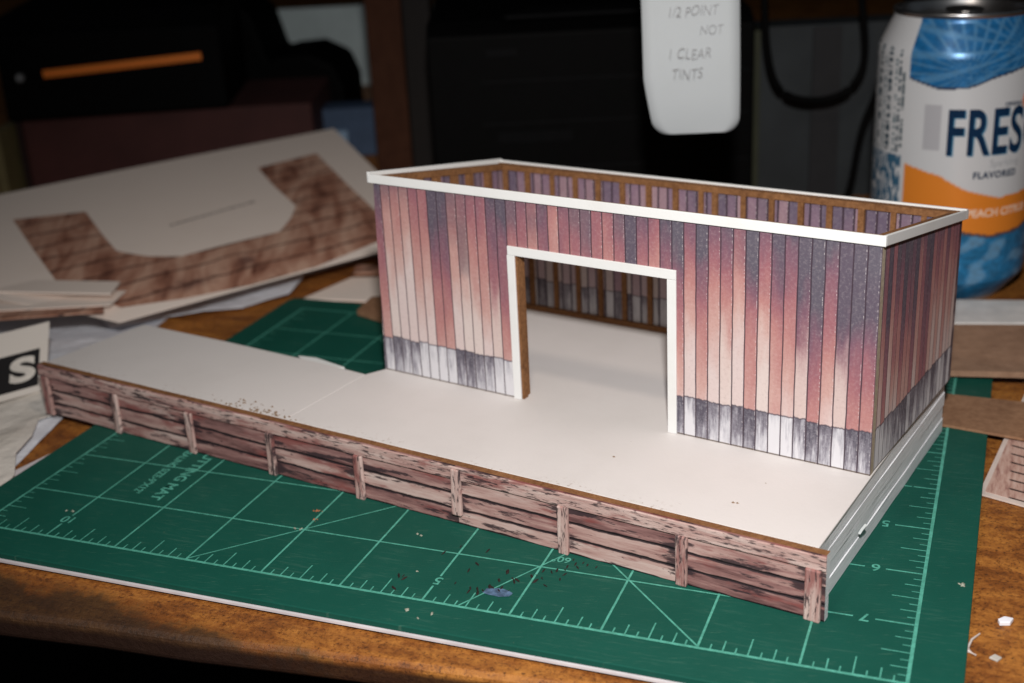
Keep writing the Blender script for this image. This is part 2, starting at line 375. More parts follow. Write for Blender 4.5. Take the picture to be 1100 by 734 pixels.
# ------------------------------------------------------------------ loading dock
A = -.19098
dock = empty('loading_dock', (-.8796, .8006, .0), A, 'scale model loading dock with a white card deck and painted timber front', 'model dock')
FZ = .775; L = 11.83
f_ = MB()
n = 60
for k in range(n+1):                      # timber front, a shade bowed
    u = -L*k/n; dz = .012*math.sin(k*.9)*.4
    f_.v += [Vector((u, 0, .004)), Vector((u, 0, FZ+dz*.3)), Vector((u, .1, FZ+dz*.3)), Vector((u, .1, .004))]
for k in range(n):
    a = 4*k; c = a+4
    f_.f += [(c, a, a+1, c+1), (c+1, a+1, a+2, c+2), (c+2, a+2, a+3, c+3), (c+3, a+3, a, c)]; f_.m += [0, 1, 1, 1]
f_.f += [(0, 3, 2, 1), (4*n, 4*n+1, 4*n+2, 4*n+3)]; f_.m += [2, 1]
f_.build('timber_front', [MAT['timber'], MAT['chip'], MAT['foam']], dock)
b = MB(); b.box(-L-.0, .004, -.028, 0-.001, .595, FZ-.012); b.build('top_rail', [print_timber('printed_timber_rail', False, False, 7.)], dock, .01)
for k in range(9):
    uc = -.12-(L-.24)*k/8; w_ = .085 if k in (0, 8) else .066
    b = MB(); b.box(uc-w_, uc+w_, -.052, -.001, .0, .60, jit=.006)
    o = b.build('post', MAT['post'], dock, .014)
    if k == 3: o.rotation_euler = (0, .03, 0)
foam = MB()
for k in range(4):
    o_ = [.0, .010, .003, .014][k]; z0, z1 = .004+k*.186, .004+(k+1)*.186
    j = lambda: random.uniform(-.012, .012)
    ys = [.101]+[.5+.55*q for q in range(8)]+[4.95-o_]
    poly = [(-11.66, .101), (-.11-o_*.7, .101)]+[(-.13-o_*.9+j()*.5, y) for y in ys[1:]]+[(-1.5, 4.96+j()), (-3, 4.95), (-6.95, 4.98), (-7.0+j(), 1.99), (-7.1, 1.78), (-9, 1.80), (-11.62, 1.83)]
    foam.prism_z(poly, z0+.0015, z1, 0, 0)
foam.build('foam_core', MAT['foam'], dock)
b = MB(); z0, z1 = .752, .778
b.prism_z([(-11.76, .102), (-7.175, .102), (-7.155, 1.745), (-7.9, 1.80), (-9.9, 1.86), (-11.62, 1.86)], z0, z1)
b.build('deck_card', MAT['deck'], dock, .004)
b = MB(); b.prism_z([(-7.165, .102), (-.12, .102), (-.145, 4.93), (-6.93, 4.97), (-7.02, 2.0), (-7.145, 1.755)], z0, z1+.001)
b.build('deck_card', MAT['deck'], dock, .004)
b = MB(); b.prism_z([(-8.35, 1.80), (-7.75, 1.76), (-7.6, 1.84), (-8.2, 1.95), (-8.5, 1.9)], .735, .770); b.build('torn_tab', MAT['white'], dock)
b = MB(); b.prism_y([(0, 0), (.1, .015), (.13, .05), (.04, .04)], -.02, .01); o = b.build('torn_foam_flake', plain('torn_foam', (.50, .52, .52), .8, .1), dock, .004); o.location = (-.10, 1.36, .30); o.rotation_euler = (0.3, -.3, 1.3)
rd = random.Random(4)
cr = MB()
for _ in range(75):
    x = rd.gauss(-7.8, .42); y = abs(rd.gauss(.04, .09))+.11; s_ = rd.uniform(.008, .02)
    if rd.random() < .05: x, y = rd.uniform(-3, -1), rd.uniform(.5, 1.3)
    O = Vector((x, y, z1+.001)); cr.add([O+Vector((s_*1.4, 0, 0)), O+Vector((0, s_, 0)), O+Vector((-s_, -s_*.3, 0)), O+Vector((.2*s_, -s_, 0)), O+Vector((0, 0, s_*.8))], [(0, 1, 4), (1, 2, 4), (2, 3, 4), (3, 0, 4)])
cr.build('edge_crumbs', plain('tan_crumb', (.20, .13, .08), .8), dock)['kind'] = 'stuff'

# ------------------------------------------------------------------ shed
B = -.21938; H = 2.72; HB = 2.20; BD = 3.05; BL = 6.85
shed = empty('model_shed', (-.6753, 2.6213, .781), B, 'roofless model shed with faded red plank walls and white trimmed doorway', 'model shed')
fm = [MAT['front'], MAT['chip']]
fm = [MAT['front'], MAT['chip'], MAT['chip_pale']]
b = MB(); b.prism_y([(-BL-.02, .0), (-4.60, 0), (-4.60, 1.99), (-2.45, 1.99), (-2.45, 0), (0, 0), (0, H), (-BL+.06, H)], 0, .1, 0, 1, 2); b.build('front_wall', fm, shed)
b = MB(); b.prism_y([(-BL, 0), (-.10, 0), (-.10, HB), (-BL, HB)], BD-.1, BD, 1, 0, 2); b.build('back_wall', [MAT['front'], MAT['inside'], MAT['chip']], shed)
def slope(y): return H+(HB-H)*y/BD
# the side prints run along y: each wall is built along its own x and turned
for nm, x0, ang in (('side_wall', 0, math.pi/2), ('side_wall', -BL, math.pi/2)):
    b = MB(); poly = [(.1+.001, 0), (BD-.101, 0), (BD-.101, slope(BD-.1)-.0), (.101, slope(.1))]
    if x0 == 0: b.prism_y(poly, 0.004, .094, 0, 1, 2)
    else: b.prism_y(poly, -.094, -.004, 1, 0, 2)
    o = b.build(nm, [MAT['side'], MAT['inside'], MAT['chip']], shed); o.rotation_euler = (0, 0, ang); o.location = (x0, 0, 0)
# back wall end shows beyond the side wall
b = MB(); b.box(-.1, -.004, BD-.1, BD, .0, HB); b.build('corner_strip', [MAT['side']], shed)
# white cap strips
b = MB(); b.prism_y([(-BL+.0, H-.06), (.04, H-.06), (.04, H+.055), (-BL+.0, H+.055)], -.032, -.001); b.build('cap_strip', MAT['white'], shed, .006)
b = MB(); b.prism_x([(-.0, slope(0)-.06), (BD+.1, slope(BD+.1)-.06), (BD+.1, slope(BD+.1)+.055), (-.0, slope(0)+.055)], .001, .039); b.build('cap_strip', MAT['white'], shed, .006)
b = MB(); b.prism_x([(-.0, slope(0)-.07), (BD+.04, slope(BD)-.07), (BD+.04, slope(BD)+.085), (-.0, slope(0)+.075)], -BL-.042, -BL-.002); b.build('cap_strip', MAT['white'], shed, .006)
b = MB(); b.prism_y([(-BL-.04, HB-.06), (.04, HB-.06), (.04, HB+.066), (-BL-.04, HB+.07)], BD+.001, BD+.04); b.build('cap_strip', MAT['white'], shed, .006)
# top plates
cm = MAT['chip']
b = MB(); b.box(-BL+.07, -.0,   .003, .06, H+.002, H+.035, jit=.004); b.build('top_plate', cm, shed)
b = MB(); b.box(-BL+.0, -.0, BD-.125, BD-.001, HB-.035, HB+.045, jit=.004); b.build('top_plate', cm, shed)
for x0, x1 in ((-.125, -.003), (-BL+.003, -BL+.12)):
    b = MB(); b.prism_x([(.11, slope(.11)-.06), (BD-.14, slope(BD-.14)-.06), (BD-.14, slope(BD-.14)+.025), (.11, slope(.11)+.025)], x0, x1); b.build('top_plate', cm, shed)
b = MB(); b.box(-BL+.1, -.1, BD-.15, BD-.101, 0.002, .08, jit=.003); b.build('bottom_plate', cm, shed)
for u in (-6.70, -6.30, -5.87, -5.48, -5.10, -4.70, -4.28, -3.86, -3.48, -3.27, -2.85, -2.45, -2.04, -1.65, -1.23, -.82, -.44):
    w_ = random.uniform(.032, .044); b = MB(); b.box(u-w_, u+w_, BD-.14, BD-.101, .09, HB-.036, jit=.005); b.build('stud', cm, shed)
for v_ in (.45, .85, 1.25, 1.66, 2.02, 2.48):
    for x0, x1 in ((-BL+.1, -BL+.19), (-.19, -.1)):
        b = MB(); b.box(x0, x1, v_-.045, v_+.045, .01, slope(v_)-.06, jit=.004); b.build('stud', cm, shed)
for u in (-6.5, -6.1, -5.7, -5.3, -4.9, -2.2, -1.8, -1.4, -1.0, -.6):
    b = MB(); b.box(u-.05, u+.05, .101, .19, .01, H-.12, jit=.004); b.build('stud', cm, shed)
for u in (-4.65, -2.40):
    b = MB(); b.box(u-.05, u+.05, .1+.001, .20, .005, 1.99, jit=.004); b.build('door_jamb', cm, shed)
b = MB(); b.box(-4.70, -2.35, .101, .2, 2.0, 2.1); b.build('door_header', cm, shed)
tr = MAT['white']
fr = MB(); fr.box(-4.70, -2.37, -.028, -.001, 1.952, 2.068); fr.build('door_trim', tr, shed, .005)
fr = MB(); fr.box(-4.71, -4.60, -.028, -.001, .0, 1.949); fr.build('door_trim', tr, shed, .005)
fr = MB(); fr.box(-2.485, -2.37, -.028, -.001, .0, 1.949); fr.build('door_trim', tr, shed, .005)
# inner face of door opening
b = MB(); b.box(-4.598, -4.57, .0, .1, .003, 1.94); b.build('door_jamb', cm, shed)

# ------------------------------------------------------------------ printed cards and papers, left
def wood_print(name):
    m = M(name, .6, .25); st = m.noise(m.comb(m.x*1.1+m.y*.55, (m.y*1.0-m.x*.55)*.25, 0.), 1.8, 6, .6, .8); b_ = m.noise(m.obj(), .9, 4)
    c = m.ramp(st, [(.30, (.13, .045, .03)), (.45, (.38, .18, .12)), (.6, (.56, .33, .24)), (.75, (.66, .44, .33))])
    c = m.mix(b_.step(.60, .75)*.75, c, (.08, .03, .03))
    pl = ((m.x*.866-m.y*.5)/.62+(m.noise(m.obj(), 1.1, 3)-.5)*.7).fract()
    c = m.mix((pl-.5).abs().step(.42, .48)*.85, c, (.06, .025, .02))
    m.color(c); return m.m
WP = wood_print('printed_weathered_wood'); CW = paper('cream_card', (.90, .78, .70), .12)
bc = empty('printed_card', (-14.5, 8.5, .0), 0, 'large white card sheet printed with a brown wood shape, on the left pile', 'printed card')
NV = Vector((-12.9, 6.9, .45)); pv = Vector((-.866, .5, 0)); ev = Vector((.5, .866, 0)); O0 = Vector((-14.5, 8.5, 0))
def cardz(p):
    s = (p-NV).dot(pv); a = (p-NV).dot(ev); z = .45+.12*s+.010*math.sin(a*.5)
    if s < .9: z -= .05*(.9-s)**2
    return z
def onto(x, y, dz=0.): p = Vector((x, y, 0)); return Vector((x, y, cardz(p)+dz))-O0
nx, ny = 24, 18
vs, fs = [], []
for zz in (0, -.016):
    for i in range(nx+1):
        for j in range(ny+1):
            s = -.26+6.9*j/ny; a0 = -1.1-1.4*min(1, (s+.26)/2.); a1 = 5.6+1.85*max(0, s)/6.6; a = a0+(a1-a0)*i/nx
            p = NV+ev*a+pv*s; vs.append(onto(p.x, p.y, zz))
def gi(i, j, k=0): return k*(nx+1)*(ny+1)+i*(ny+1)+j
for i in range(nx):
    for j in range(ny): fs += [(gi(i, j), gi(i, j+1), gi(i+1, j+1), gi(i+1, j))[::-1], (gi(i, j, 1), gi(i, j+1, 1), gi(i+1, j+1, 1), gi(i+1, j, 1))]
for i in range(nx): fs += [(gi(i, 0), gi(i+1, 0), gi(i+1, 0, 1), gi(i, 0, 1)), (gi(i, ny), gi(i, ny, 1), gi(i+1, ny, 1), gi(i+1, ny))]
for j in range(ny): fs += [(gi(0, j), gi(0, j, 1), gi(0, j+1, 1), gi(0, j+1)), (gi(nx, j), gi(nx, j+1), gi(nx, j+1, 1), gi(nx, j, 1))]
mesh_obj('card_sheet', vs, fs, CW, bc, smooth=False)
# printed shape, three convex-ish strips laid on the card
def strip(name, left, right, m, parent, dz=.006, cols=10):
    V_, F_ = [], []
    for (x0, y0), (x1, y1) in zip(left, right):
        for c in range(cols+1): t = c/cols; V_.append(onto(x0+(x1-x0)*t, y0+(y1-y0)*t, dz))
    for r_ in range(len(left)-1):
        for c in range(cols): q = r_*(cols+1)+c; F_.append((q, q+1, q+cols+2, q+cols+1))
    return mesh_obj(name, V_, F_, m, parent)
outer = [(-17.77, 8.68), (-16.40, 7.6), (-15.05, 6.57), (-14.3, 6.34), (-13.47, 6.22), (-12.71, 7.03), (-11.99, 8.0), (-11.33, 9.18), (-10.79, 10.73), (-11.5, 12.05), (-12.72, 13.19), (-14.38, 14.82)]
inner = [(-16.76, 9.61), (-15.73, 8.76), (-14.99, 8.19), (-14.6, 8.19), (-14.29, 8.21), (-13.75, 8.46), (-13.34, 9.24), (-12.72, 10.26), (-12.87, 10.96), (-13.13, 11.64), (-14.2, 12.55), (-15.04, 13.36)]
def dens(l, k=4):
    o = []
    for a, b in zip(l, l[1:]): o += [(a[0]+(b[0]-a[0])*t/k, a[1]+(b[1]-a[1])*t/k) for t in range(k)]
    return o+[l[-1]]
strip('printed_wood_shape', dens(outer), dens(inner), WP, bc)
b = MB(); rd = random.Random(2)
P0, P1 = Vector((-14.81, 9.67, 0)), Vector((-14.03, 11.46, 0)); d = (P1-P0).normalized(); q = Vector((-d.y, d.x, 0)); t = 0
while t < (P1-P0).length:
    w_ = rd.uniform(.02, .07); a = P0+d*t; c = a+d*w_; b.add([onto(*(a-q*.04).xy, .008), onto(*(c-q*.04).xy, .008), onto(*(c+q*.04).xy, .008), onto(*(a+q*.04).xy, .008)], [(0, 1, 2, 3)]); t += w_+rd.uniform(.02, .05)
b.build('caption_line', plain('caption_grey', (.22, .19, .18), .6), bc)

b = MB(); b.prism_z([tuple((NV+ev*a+pv*s).xy) for a, s in ((-.6, .9), (6.2, .9), (6.4, 5), (-.4, 5))], -.14, [.40, .40, .40, .40]); tag(b.build('paper_stack', plain('stack_paper', (.55, .54, .52), .7)), 'stack of plain paper hidden under the large printed card', 'paper stack')
PW = paper('white_paper', (.72, .74, .80), .3, 1)
PW2 = paper('cream_paper', (.76, .71, .65), .3, 1)
def sheet(name, poly, z, th, m, label, cat, lift=None, bump=0., seed=0, cell=.35):
    """thin sheet, subdivided and slightly buckled"""
    bm = bmesh.new(); vv = [bm.verts.new((x, y, z)) for x, y in poly]; bm.faces.new(vv)
    bmesh.ops.triangulate(bm, faces=bm.faces[:])
    for _ in range(5):
        es = [e for e in bm.edges if e.calc_length() > cell]
        if not es: break
        bmesh.ops.subdivide_edges(bm, edges=es, cuts=1, use_grid_fill=True); bmesh.ops.triangulate(bm, faces=[f for f in bm.faces if len(f.verts) > 4])
    for v in bm.verts:
        if bump: v.co.z += bump*(1+mnoise.noise(Vector((v.co.x*.8+seed*7, v.co.y*.8, seed)))*1.2+.5*mnoise.noise(Vector((v.co.x*2.3, v.co.y*2.3+seed, 0))))
        if lift: v.co.z += lift(v.co.x, v.co.y)
    me = bpy.data.meshes.new(name); bm.to_mesh(me); bm.free(); me.materials.append(m); o = bpy.data.objects.new(name, me); COL.objects.link(o)
    so = o.modifiers.new('thick', 'SOLIDIFY'); so.thickness = th; so.offset = 1
    return tag(o, label, cat)
sheet('paper_sheet', [(-11.55, .3), (-12.28, 3.09), (-12.95, 5.3), (-13.45, 7.7), (-16.5, 8.6), (-18.5, 5), (-15.5, -.5)], -.145, .01, PW, 'bluish white crumpled paper sheet lying on the wood left of the mat', 'paper', bump=.03, seed=1)
sheet('paper_sheet', [(-13.9, 6.4), (-12.8, 7.6), (-12.25, 8.0), (-12.2, 8.45), (-11.75, 8.8), (-11.9, 9.6), (-12.6, 10.6), (-15.6, 9.4), (-15.3, 7.4)], -.10, .012, PW, 'ragged torn white paper poking out under the near edge of the large card', 'paper', bump=.05, seed=5)
sheet('paper_sheet', [(-11.45, .95), (-11.55, 1.25), (-12.0, 1.8), (-12.15, 2.3), (-12.5, 2.85), (-12.35, 3.3), (-12.9, 3.9), (-13.3, 3.6), (-14.8, 2.5), (-13.2, .3)], -.09, .012, PW2, 'crumpled cream paper scrap at the left edge below the lettered card', 'paper', bump=.06, seed=9, cell=.2)
sheet('card_piece', [(-11.42, 8.75), (-10.1, 8.9), (-9.4, 9.5), (-9.8, 10.4), (-11.1, 10.05)], -.13, .03, CW, 'cream card offcut just behind the far left corner of the mat', 'card')
sheet('printed_strip', [(-11.2, 10.3), (-9.8, 10.6), (-9.7, 11.0), (-11.4, 10.8)], -.13, .03, WP, 'brown printed strip behind the cream card offcut, left of the shed', 'card strip')
sheet('chipboard_scrap', [(-9.83, 7.85), (-9.0, 7.5), (-8.2, 7.9), (-8.9, 9.0), (-9.9, 8.55)], .03, .09, MAT['board'], 'brown chipboard scrap on the mat behind the left end of the shed', 'board scrap')
sheet('card_strip', [(-16.3, 5.75), (-13.62, 6.2), (-13.88, 6.8), (-16.6, 6.35)], .66, .03, CW, 'narrow white card strip on the near left corner of the large printed card', 'card strip')
sheet('printed_strip', [(-15.9, 4.55), (-13.45, 5.75), (-13.9, 6.35), (-16.4, 5.2)], .52, .03, WP, 'brown wood printed strip between the white card strip and the lettered card', 'card strip')
sheet('card_piece', [(-15.8, 5.1), (-13.5, 6.0), (-13.7, 6.7), (-16.2, 6.0)], .60-.05, .02, CW, 'pale card layer under the narrow white strip on the left pile', 'card')
# lettered card
sc_ = empty('lettered_card', (-13.3, 3.45, 0), 0, 'white card with a black block and a white letter S at left', 'lettered card')
Bq = Vector((-13.12, 3.77, .0)); dq = Vector((.523, .852, 0)); up = Vector((-.5342, .8871, .74)).normalized(); up = (up-dq*up.dot(dq)).normalized(); O1 = Vector((-13.3, 3.45, 0))
wv = Vector((-13.65, 4.66, .74)); upv = (wv-Bq)
def sp(a, c, l=0.): return Bq-dq*a*1.0+upv*c+Vector((.5, -.3, .6)).normalized()*l-O1
mesh_obj('card_sheet', [sp(0, 0), sp(2.6, 0), sp(2.6, 1.), sp(-.02, 1.)]+[sp(0, 0, -.03), sp(2.6, 0, -.03), sp(2.6, 1., -.03), sp(-.02, 1., -.03)], [(0, 3, 2, 1), (4, 5, 6, 7), (0, 1, 5, 4), (2, 3, 7, 6), (0, 4, 7, 3)], paper('label_card', (.66, .61, .56), .15), sc_)
mesh_obj('black_block', [sp(.13, .09, .005), sp(2.6, .09, .005), sp(2.6, .63, .005), sp(.12, .63, .005)], [(0, 3, 2, 1)], plain('black_ink', (.012, .011, .012), .5), sc_)
v_, F_ = text_mesh('S', 1., bold=.045)
xs = [p[0] for p in v_]; ys = [p[1] for p in v_]
tx = lambda p: sp(.16+.40*(1-(p[0]-min(xs))/(max(xs)-min(xs)))+.02, .19+.37*(p[1]-min(ys))/(max(ys)-min(ys)), .009)
mesh_obj('letter', [tx(p) for p in v_], F_, plain('letter_white', (.62, .58, .53), .6), sc_)

# ------------------------------------------------------------------ right side
sheet('brown_board', [(-2.2, 5.9), (.0, 5.81), (1.4, 5.55), (1.9, 6.8), (-.1, 6.85), (-2.2, 6.9)], .006, .035, MAT['board'], 'brown cardboard offcut on the far right corner of the mat, behind the dock', 'cardboard')
sheet('brown_board', [(-3.0, 6.9), (.91, 7.60), (3.2, 8.0), (2.9, 10.0), (-.1, 9.34), (-3.2, 8.7)], .07, .09, chip('brown_board_far', (.24, .14, .09), (.36, .22, .145), 5.), 'larger brown cardboard sheet in front of the drink can', 'cardboard')
b = MB(); b.prism_z([(-3.2, 9.0), (2.6, 10.35), (2.4, 11.35), (-3.4, 10.15)], -.14, .05); tag(b.build('card_strip', plain('white_slab', (.66, .64, .62), .6), None, .01), 'white card slab between the brown cardboard and the drink can', 'card strip')
pc = empty('printed_offcut', (1.2, 5.2, -.1), 0, 'pink brown printed timber card at the right edge of the photo', 'printed card')
b = MB(); b.prism_z([(.46-1.2, 4.27-5.2), (2.3-1.2, 3.62-5.2), (3.1-1.2, 7.4-5.2), (.98-1.2, 7.4-5.2)], [-.04, -.04, .14, .14], [-.02, -.02, .165, .165]); b.build('card_sheet', plain('offcut_edge', (.60, .50, .45), .6), pc)
b = MB(); b.prism_z([(.53-1.2, 4.33-5.2), (2.3-1.2, 3.70-5.2), (3.0-1.2, 7.3-5.2), (1.03-1.2, 7.35-5.2)], [-.017, -.017, .160, .160], [-.013, -.013, .167, .167]); 
m = M('offcut_print', .6, .3); st = m.noise(m.comb(m.x*7., m.y*1.2, 0.), 2., 5, .65)
c = m.ramp(st, [(.3, (.20, .08, .07)), (.48, (.45, .28, .23)), (.7, (.58, .42, .36))]); rows = ((m.y*1.+m.x*.35)/.22).fract(); c = m.mix((rows-.5).abs().step(.36, .46)*m.x.step(-.42, -.38)*.92, c, (.02, .012, .012))
m.color(c); b.build('printed_face', m.m, pc)

# ------------------------------------------------------------------ drink can
can = empty('drink_can', (-.47, 12.05, -.15), 0, 'blue white and orange peach drink can behind the right end of the shed', 'drink can')
phi0 = math.atan2(CAM.y-12.05, CAM.x+.47)
prof = [(0, 0.02), (.80, .02), (.86, 0), (.92, .02), (1.05, .17), (1.2, .36), (1.28, .48), (1.30, .60), (1.30, 4.16), (1.285, 4.24), (1.25, 4.32), (1.13, 4.58), (1.075, 4.69), (1.07, 4.74)]
def lerp(pts, t):
    if t <= pts[0][0]: return pts[0][1]
    for (a, b), (c, d) in zip(pts, pts[1:]):
        if t <= c: return b+(d-b)*(t-a)/(c-a)
    return pts[-1][1]
blue_lo = [(-.62, 3.86), (-.2, 3.72), (.14, 3.74), (.43, 3.88), (.9, 4.02), (1.5, 4.1), (2.2, 3.9)]
or_top = [(-.6, 2.45), (-.13, 2.30), (.17, 2.08), (.62, 1.92), (1.1, 1.96), (1.8, 2.3)]
or_bot = [(-.6, 1.62), (.2, 1.38), (.52, 1.30), (1.0, 1.34), (1.8, 1.6)]
def nz(a, b, c=0.): return mnoise.noise(Vector((a, b, c)))
def cancol(th, h):
    W_ = (.66, .67, .69); BL_ = (.012, .13, .33); pat = nz(th*9+40, h*9)*.5+nz(th*20, h*20+7)*.5
    burst = max(math.sin(math.atan2(h-3.95, th-.15)*26), math.sin(math.atan2(h-4.3, th-.9)*22))
    bl = [BL_[i]*(1+.55*pat)+(.10, .16, .16)[i]*max(0, burst-.35) for i in range(3)]
    if th < -.60 or th > 2.3:
        if th < -.66 and h < 2.55:
            return (.04, .13, .22) if nz(th*30, h*5, 3) > -.12 else W_
        if th < -.72 and th > -1.5:
            c1 = math.fmod(abs(th)*1.0, .22)
            if .02 < c1 < .10 and nz(th*3, h*22, 9) > -.05 and 2.6 < h < 4.3: return (.03, .07, .10)
            if .13 < c1 < .17 and nz(th*3, h*30, 4) > .0 and 2.6 < h < 4.1: return (.08, .16, .2)
        if -.70 < th < -.665 and (3.3 < h < 3.9 or 2.7 < h < 3.2) and nz(5, h*25) > -.2: return (.06, .1, .12)
        return W_
    if h > lerp(blue_lo, th): return bl
    if abs(h-lerp(blue_lo, th)) < .035: return (.03, .05, .10)
    if h > lerp(or_top, th):
        if -.36 < th < -.16 and 2.72 < h < 3.45: return (.48, .48, .51)
        return W_
    if h > lerp(or_bot, th): return (.80, .25, .03)
    if h > lerp(or_bot, th)-.05: return (.10, .07, .07)
    p2 = nz(th*4+3, h*4); return [(.02, .17, .36)[i]*(1+.7*pat)+((.10, .12, .12)[i]*max(0, min(1, (p2-.05)*4)))+((.0, -.02, -.05)[i] if p2 < -.2 else 0) for i in range(3)]
NA = 300; hs = []
for (r0, z0), (r1, z1) in zip(prof, prof[1:]):
    k = max(1, int(abs(z1-z0)/.022)) if r0 > .9 else 1
    for q in range(k): hs.append((r0+(r1-r0)*q/k, z0+(z1-z0)*q/k))
hs.append(prof[-1])
V_, F_, Cc = [], [], []
for r_, z_ in hs:
    if z_ == hs[0][1] and r_ == 0: r_ = .01
    for a in range(NA):
        th = (a/NA)*2*math.pi-math.pi
        V_.append((r_*math.cos(phi0+th), r_*math.sin(phi0+th), z_)); c = cancol(th, z_) if z_ > .10 else (.5, .5, .5); Cc.append((*[max(0, min(1, x)) for x in c], 1))
for k in range(len(hs)-1):
    for a in range(NA): F_.append((k*NA+a, k*NA+(a+1) % NA, (k+1)*NA+(a+1) % NA, (k+1)*NA+a))
m = M('printed_can', .30, .5, .22); at = m.nt.nodes.new('ShaderNodeAttribute'); at.attribute_name = 'print'; m.nt.links.new(at.outputs['Color'], m.b.inputs['Base Color'])
o = mesh_obj('can_body', V_, F_, m.m, can, smooth=True)
ca = o.data.color_attributes.new('print', 'FLOAT_COLOR', 'POINT'); ca.data.foreach_set('color', [x for c in Cc for x in c])
alu = plain('bare_aluminium', (.62, .62, .63), .28, .5, 1., var=.06)
def lathe(name, pr, m, parent, n=96):
    V_, F_ = [], []
    for r_, z_ in pr: V_ += [(max(r_, .004)*math.cos(6.28319*a/n), max(r_, .004)*math.sin(6.28319*a/n), z_) for a in range(n)]
    for k in range(len(pr)-1):
        for a in range(n): F_.append((k*n+a, k*n+(a+1) % n, (k+1)*n+(a+1) % n, (k+1)*n+a))
    return mesh_obj(name, V_, F_, m, parent, smooth=True)
lathe('can_lid', [(1.068, 4.735), (1.085, 4.76), (1.095, 4.80), (1.08, 4.83), (1.05, 4.825), (1.03, 4.78), (.99, 4.60), (.95, 4.57), (.90, 4.60), (.86, 4.635), (.4, 4.64), (0, 4.64)], alu, can)
b = MB(); pr = []
for k in range(20):
    a = 6.2832*k/20; pr.append((.16+.52*math.cos(a)*.8, .30*math.sin(a)))
b.prism_z([(x*math.cos(phi0+.15)-y*math.sin(phi0+.15), x*math.sin(phi0+.15)+y*math.cos(phi0+.15)) for x, y in pr], 4.76, 4.80)
lathe('rivet', [(.09, 4.64), (.09, 4.72), (.06, 4.75), (0, 4.758)], alu, can, 16); b.build('pull_tab', alu, can, .012)
def cyl_text(name, txt, size, th, h, m, r=1.304, **k):
    v, f = text_mesh(txt, size, **k)
    bm = bmesh.new(); vv = [bm.verts.new((a, b, 0)) for a, b in v]
    for q in f:
        try: bm.faces.new([vv[i] for i in q])
        except ValueError: pass
    for _ in range(3):
        es = [e for e in bm.edges if abs(e.verts[0].co.x-e.verts[1].co.x) > .09]
        if es: bmesh.ops.subdivide_edges(bm, edges=es, cuts=1); bmesh.ops.triangulate(bm, faces=bm.faces[:])
    for v in bm.verts:
        a = phi0+th+v.co.x/1.3; v.co = Vector((r*math.cos(a), r*math.sin(a), h+v.co.y))
    me = bpy.data.meshes.new(name); bm.to_mesh(me); bm.free(); me.materials.append(m); o = bpy.data.objects.new(name, me); COL.objects.link(o); o.parent = can; return o
navy = plain('navy_ink', (.004, .022, .06), .7, .08); teal = plain('teal_ink', (.06, .22, .36), .7, .08)
cyl_text('can_lettering', 'FRESCA', 1.02, -.10, 2.66, navy, bold=.022, xs=.60, spacing=1.08)
cyl_text('can_lettering', 'FRESCA', 1.02, -.085, 2.645, teal, 1.3022, bold=.022, xs=.60, spacing=1.08)
cyl_text('can_lettering', 'FLAVORED', .15, .26, 2.26, navy, bold=.006, xs=.95, spacing=1.15)
cyl_text('can_lettering', 'Sparkling', .17, .46, 2.44, plain('grey_ink', (.35, .36, .38), .4), xs=.9)
cyl_text('can_lettering', 'PEACH CITRUS', .18, .22, 1.62, plain('peach_ink', (.80, .55, .40), .4), bold=.006, xs=.95)
cyl_text('can_lettering', 'ORIGINAL', .085, .60, 3.40, navy, xs=.9, bold=.003)
cyl_text('can_emblem', '●', .5, .84, 3.28, plain('emblem_orange', (.75, .22, .08), .4))
oe = bpy.data.objects.get('can_emblem')

# ------------------------------------------------------------------ background, laid out along the bench
YAW = .36578; Rt = Vector((math.cos(YAW), math.sin(YAW), 0)); Fw = Vector((-math.sin(YAW), math.cos(YAW), 0)); C0 = Vector((CAM.x, CAM.y, 0))
def bench(s, t, z): return C0+Rt*s+Fw*t+Vector((0, 0, z))
BG = dict()
def bgthing(name, s, t, z, label, cat, rz=0.): return empty(name, bench(s, t, z), YAW+rz, label, cat)
# red-brown box
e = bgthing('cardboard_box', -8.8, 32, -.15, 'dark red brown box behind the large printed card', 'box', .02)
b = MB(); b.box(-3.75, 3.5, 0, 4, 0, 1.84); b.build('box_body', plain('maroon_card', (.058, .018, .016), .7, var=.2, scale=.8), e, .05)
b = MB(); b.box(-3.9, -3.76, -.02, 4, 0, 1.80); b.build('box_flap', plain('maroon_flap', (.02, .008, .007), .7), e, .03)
# printer
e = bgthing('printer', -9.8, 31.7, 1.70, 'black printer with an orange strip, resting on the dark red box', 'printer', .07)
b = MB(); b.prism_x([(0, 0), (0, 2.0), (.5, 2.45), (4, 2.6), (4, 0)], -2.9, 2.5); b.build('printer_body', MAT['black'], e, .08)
b = MB(); b.box(-1.85, 2.0, -.05, .02, -.10, .10); o = b.build('orange_strip', plain('orange_plastic', (.85, .22, .03), .45, var=.02), e, .02); o.location = (0, 0, 1.2); o.rotation_euler = (0, -.055, 0)
b = MB(); b.box(-2.2, 2.4, -.06, .0, 1.95, 2.0); b.build('seam_ridge', MAT['darkgrey'], e, .02)
b = MB(); b.tube([(-2.4, -.03, 1.05), (-2.4, -.09, 1.05)], [.12, .09], 12); b.build('button', plain('silver_button', (.5, .5, .5), .3, metal=.8), e)
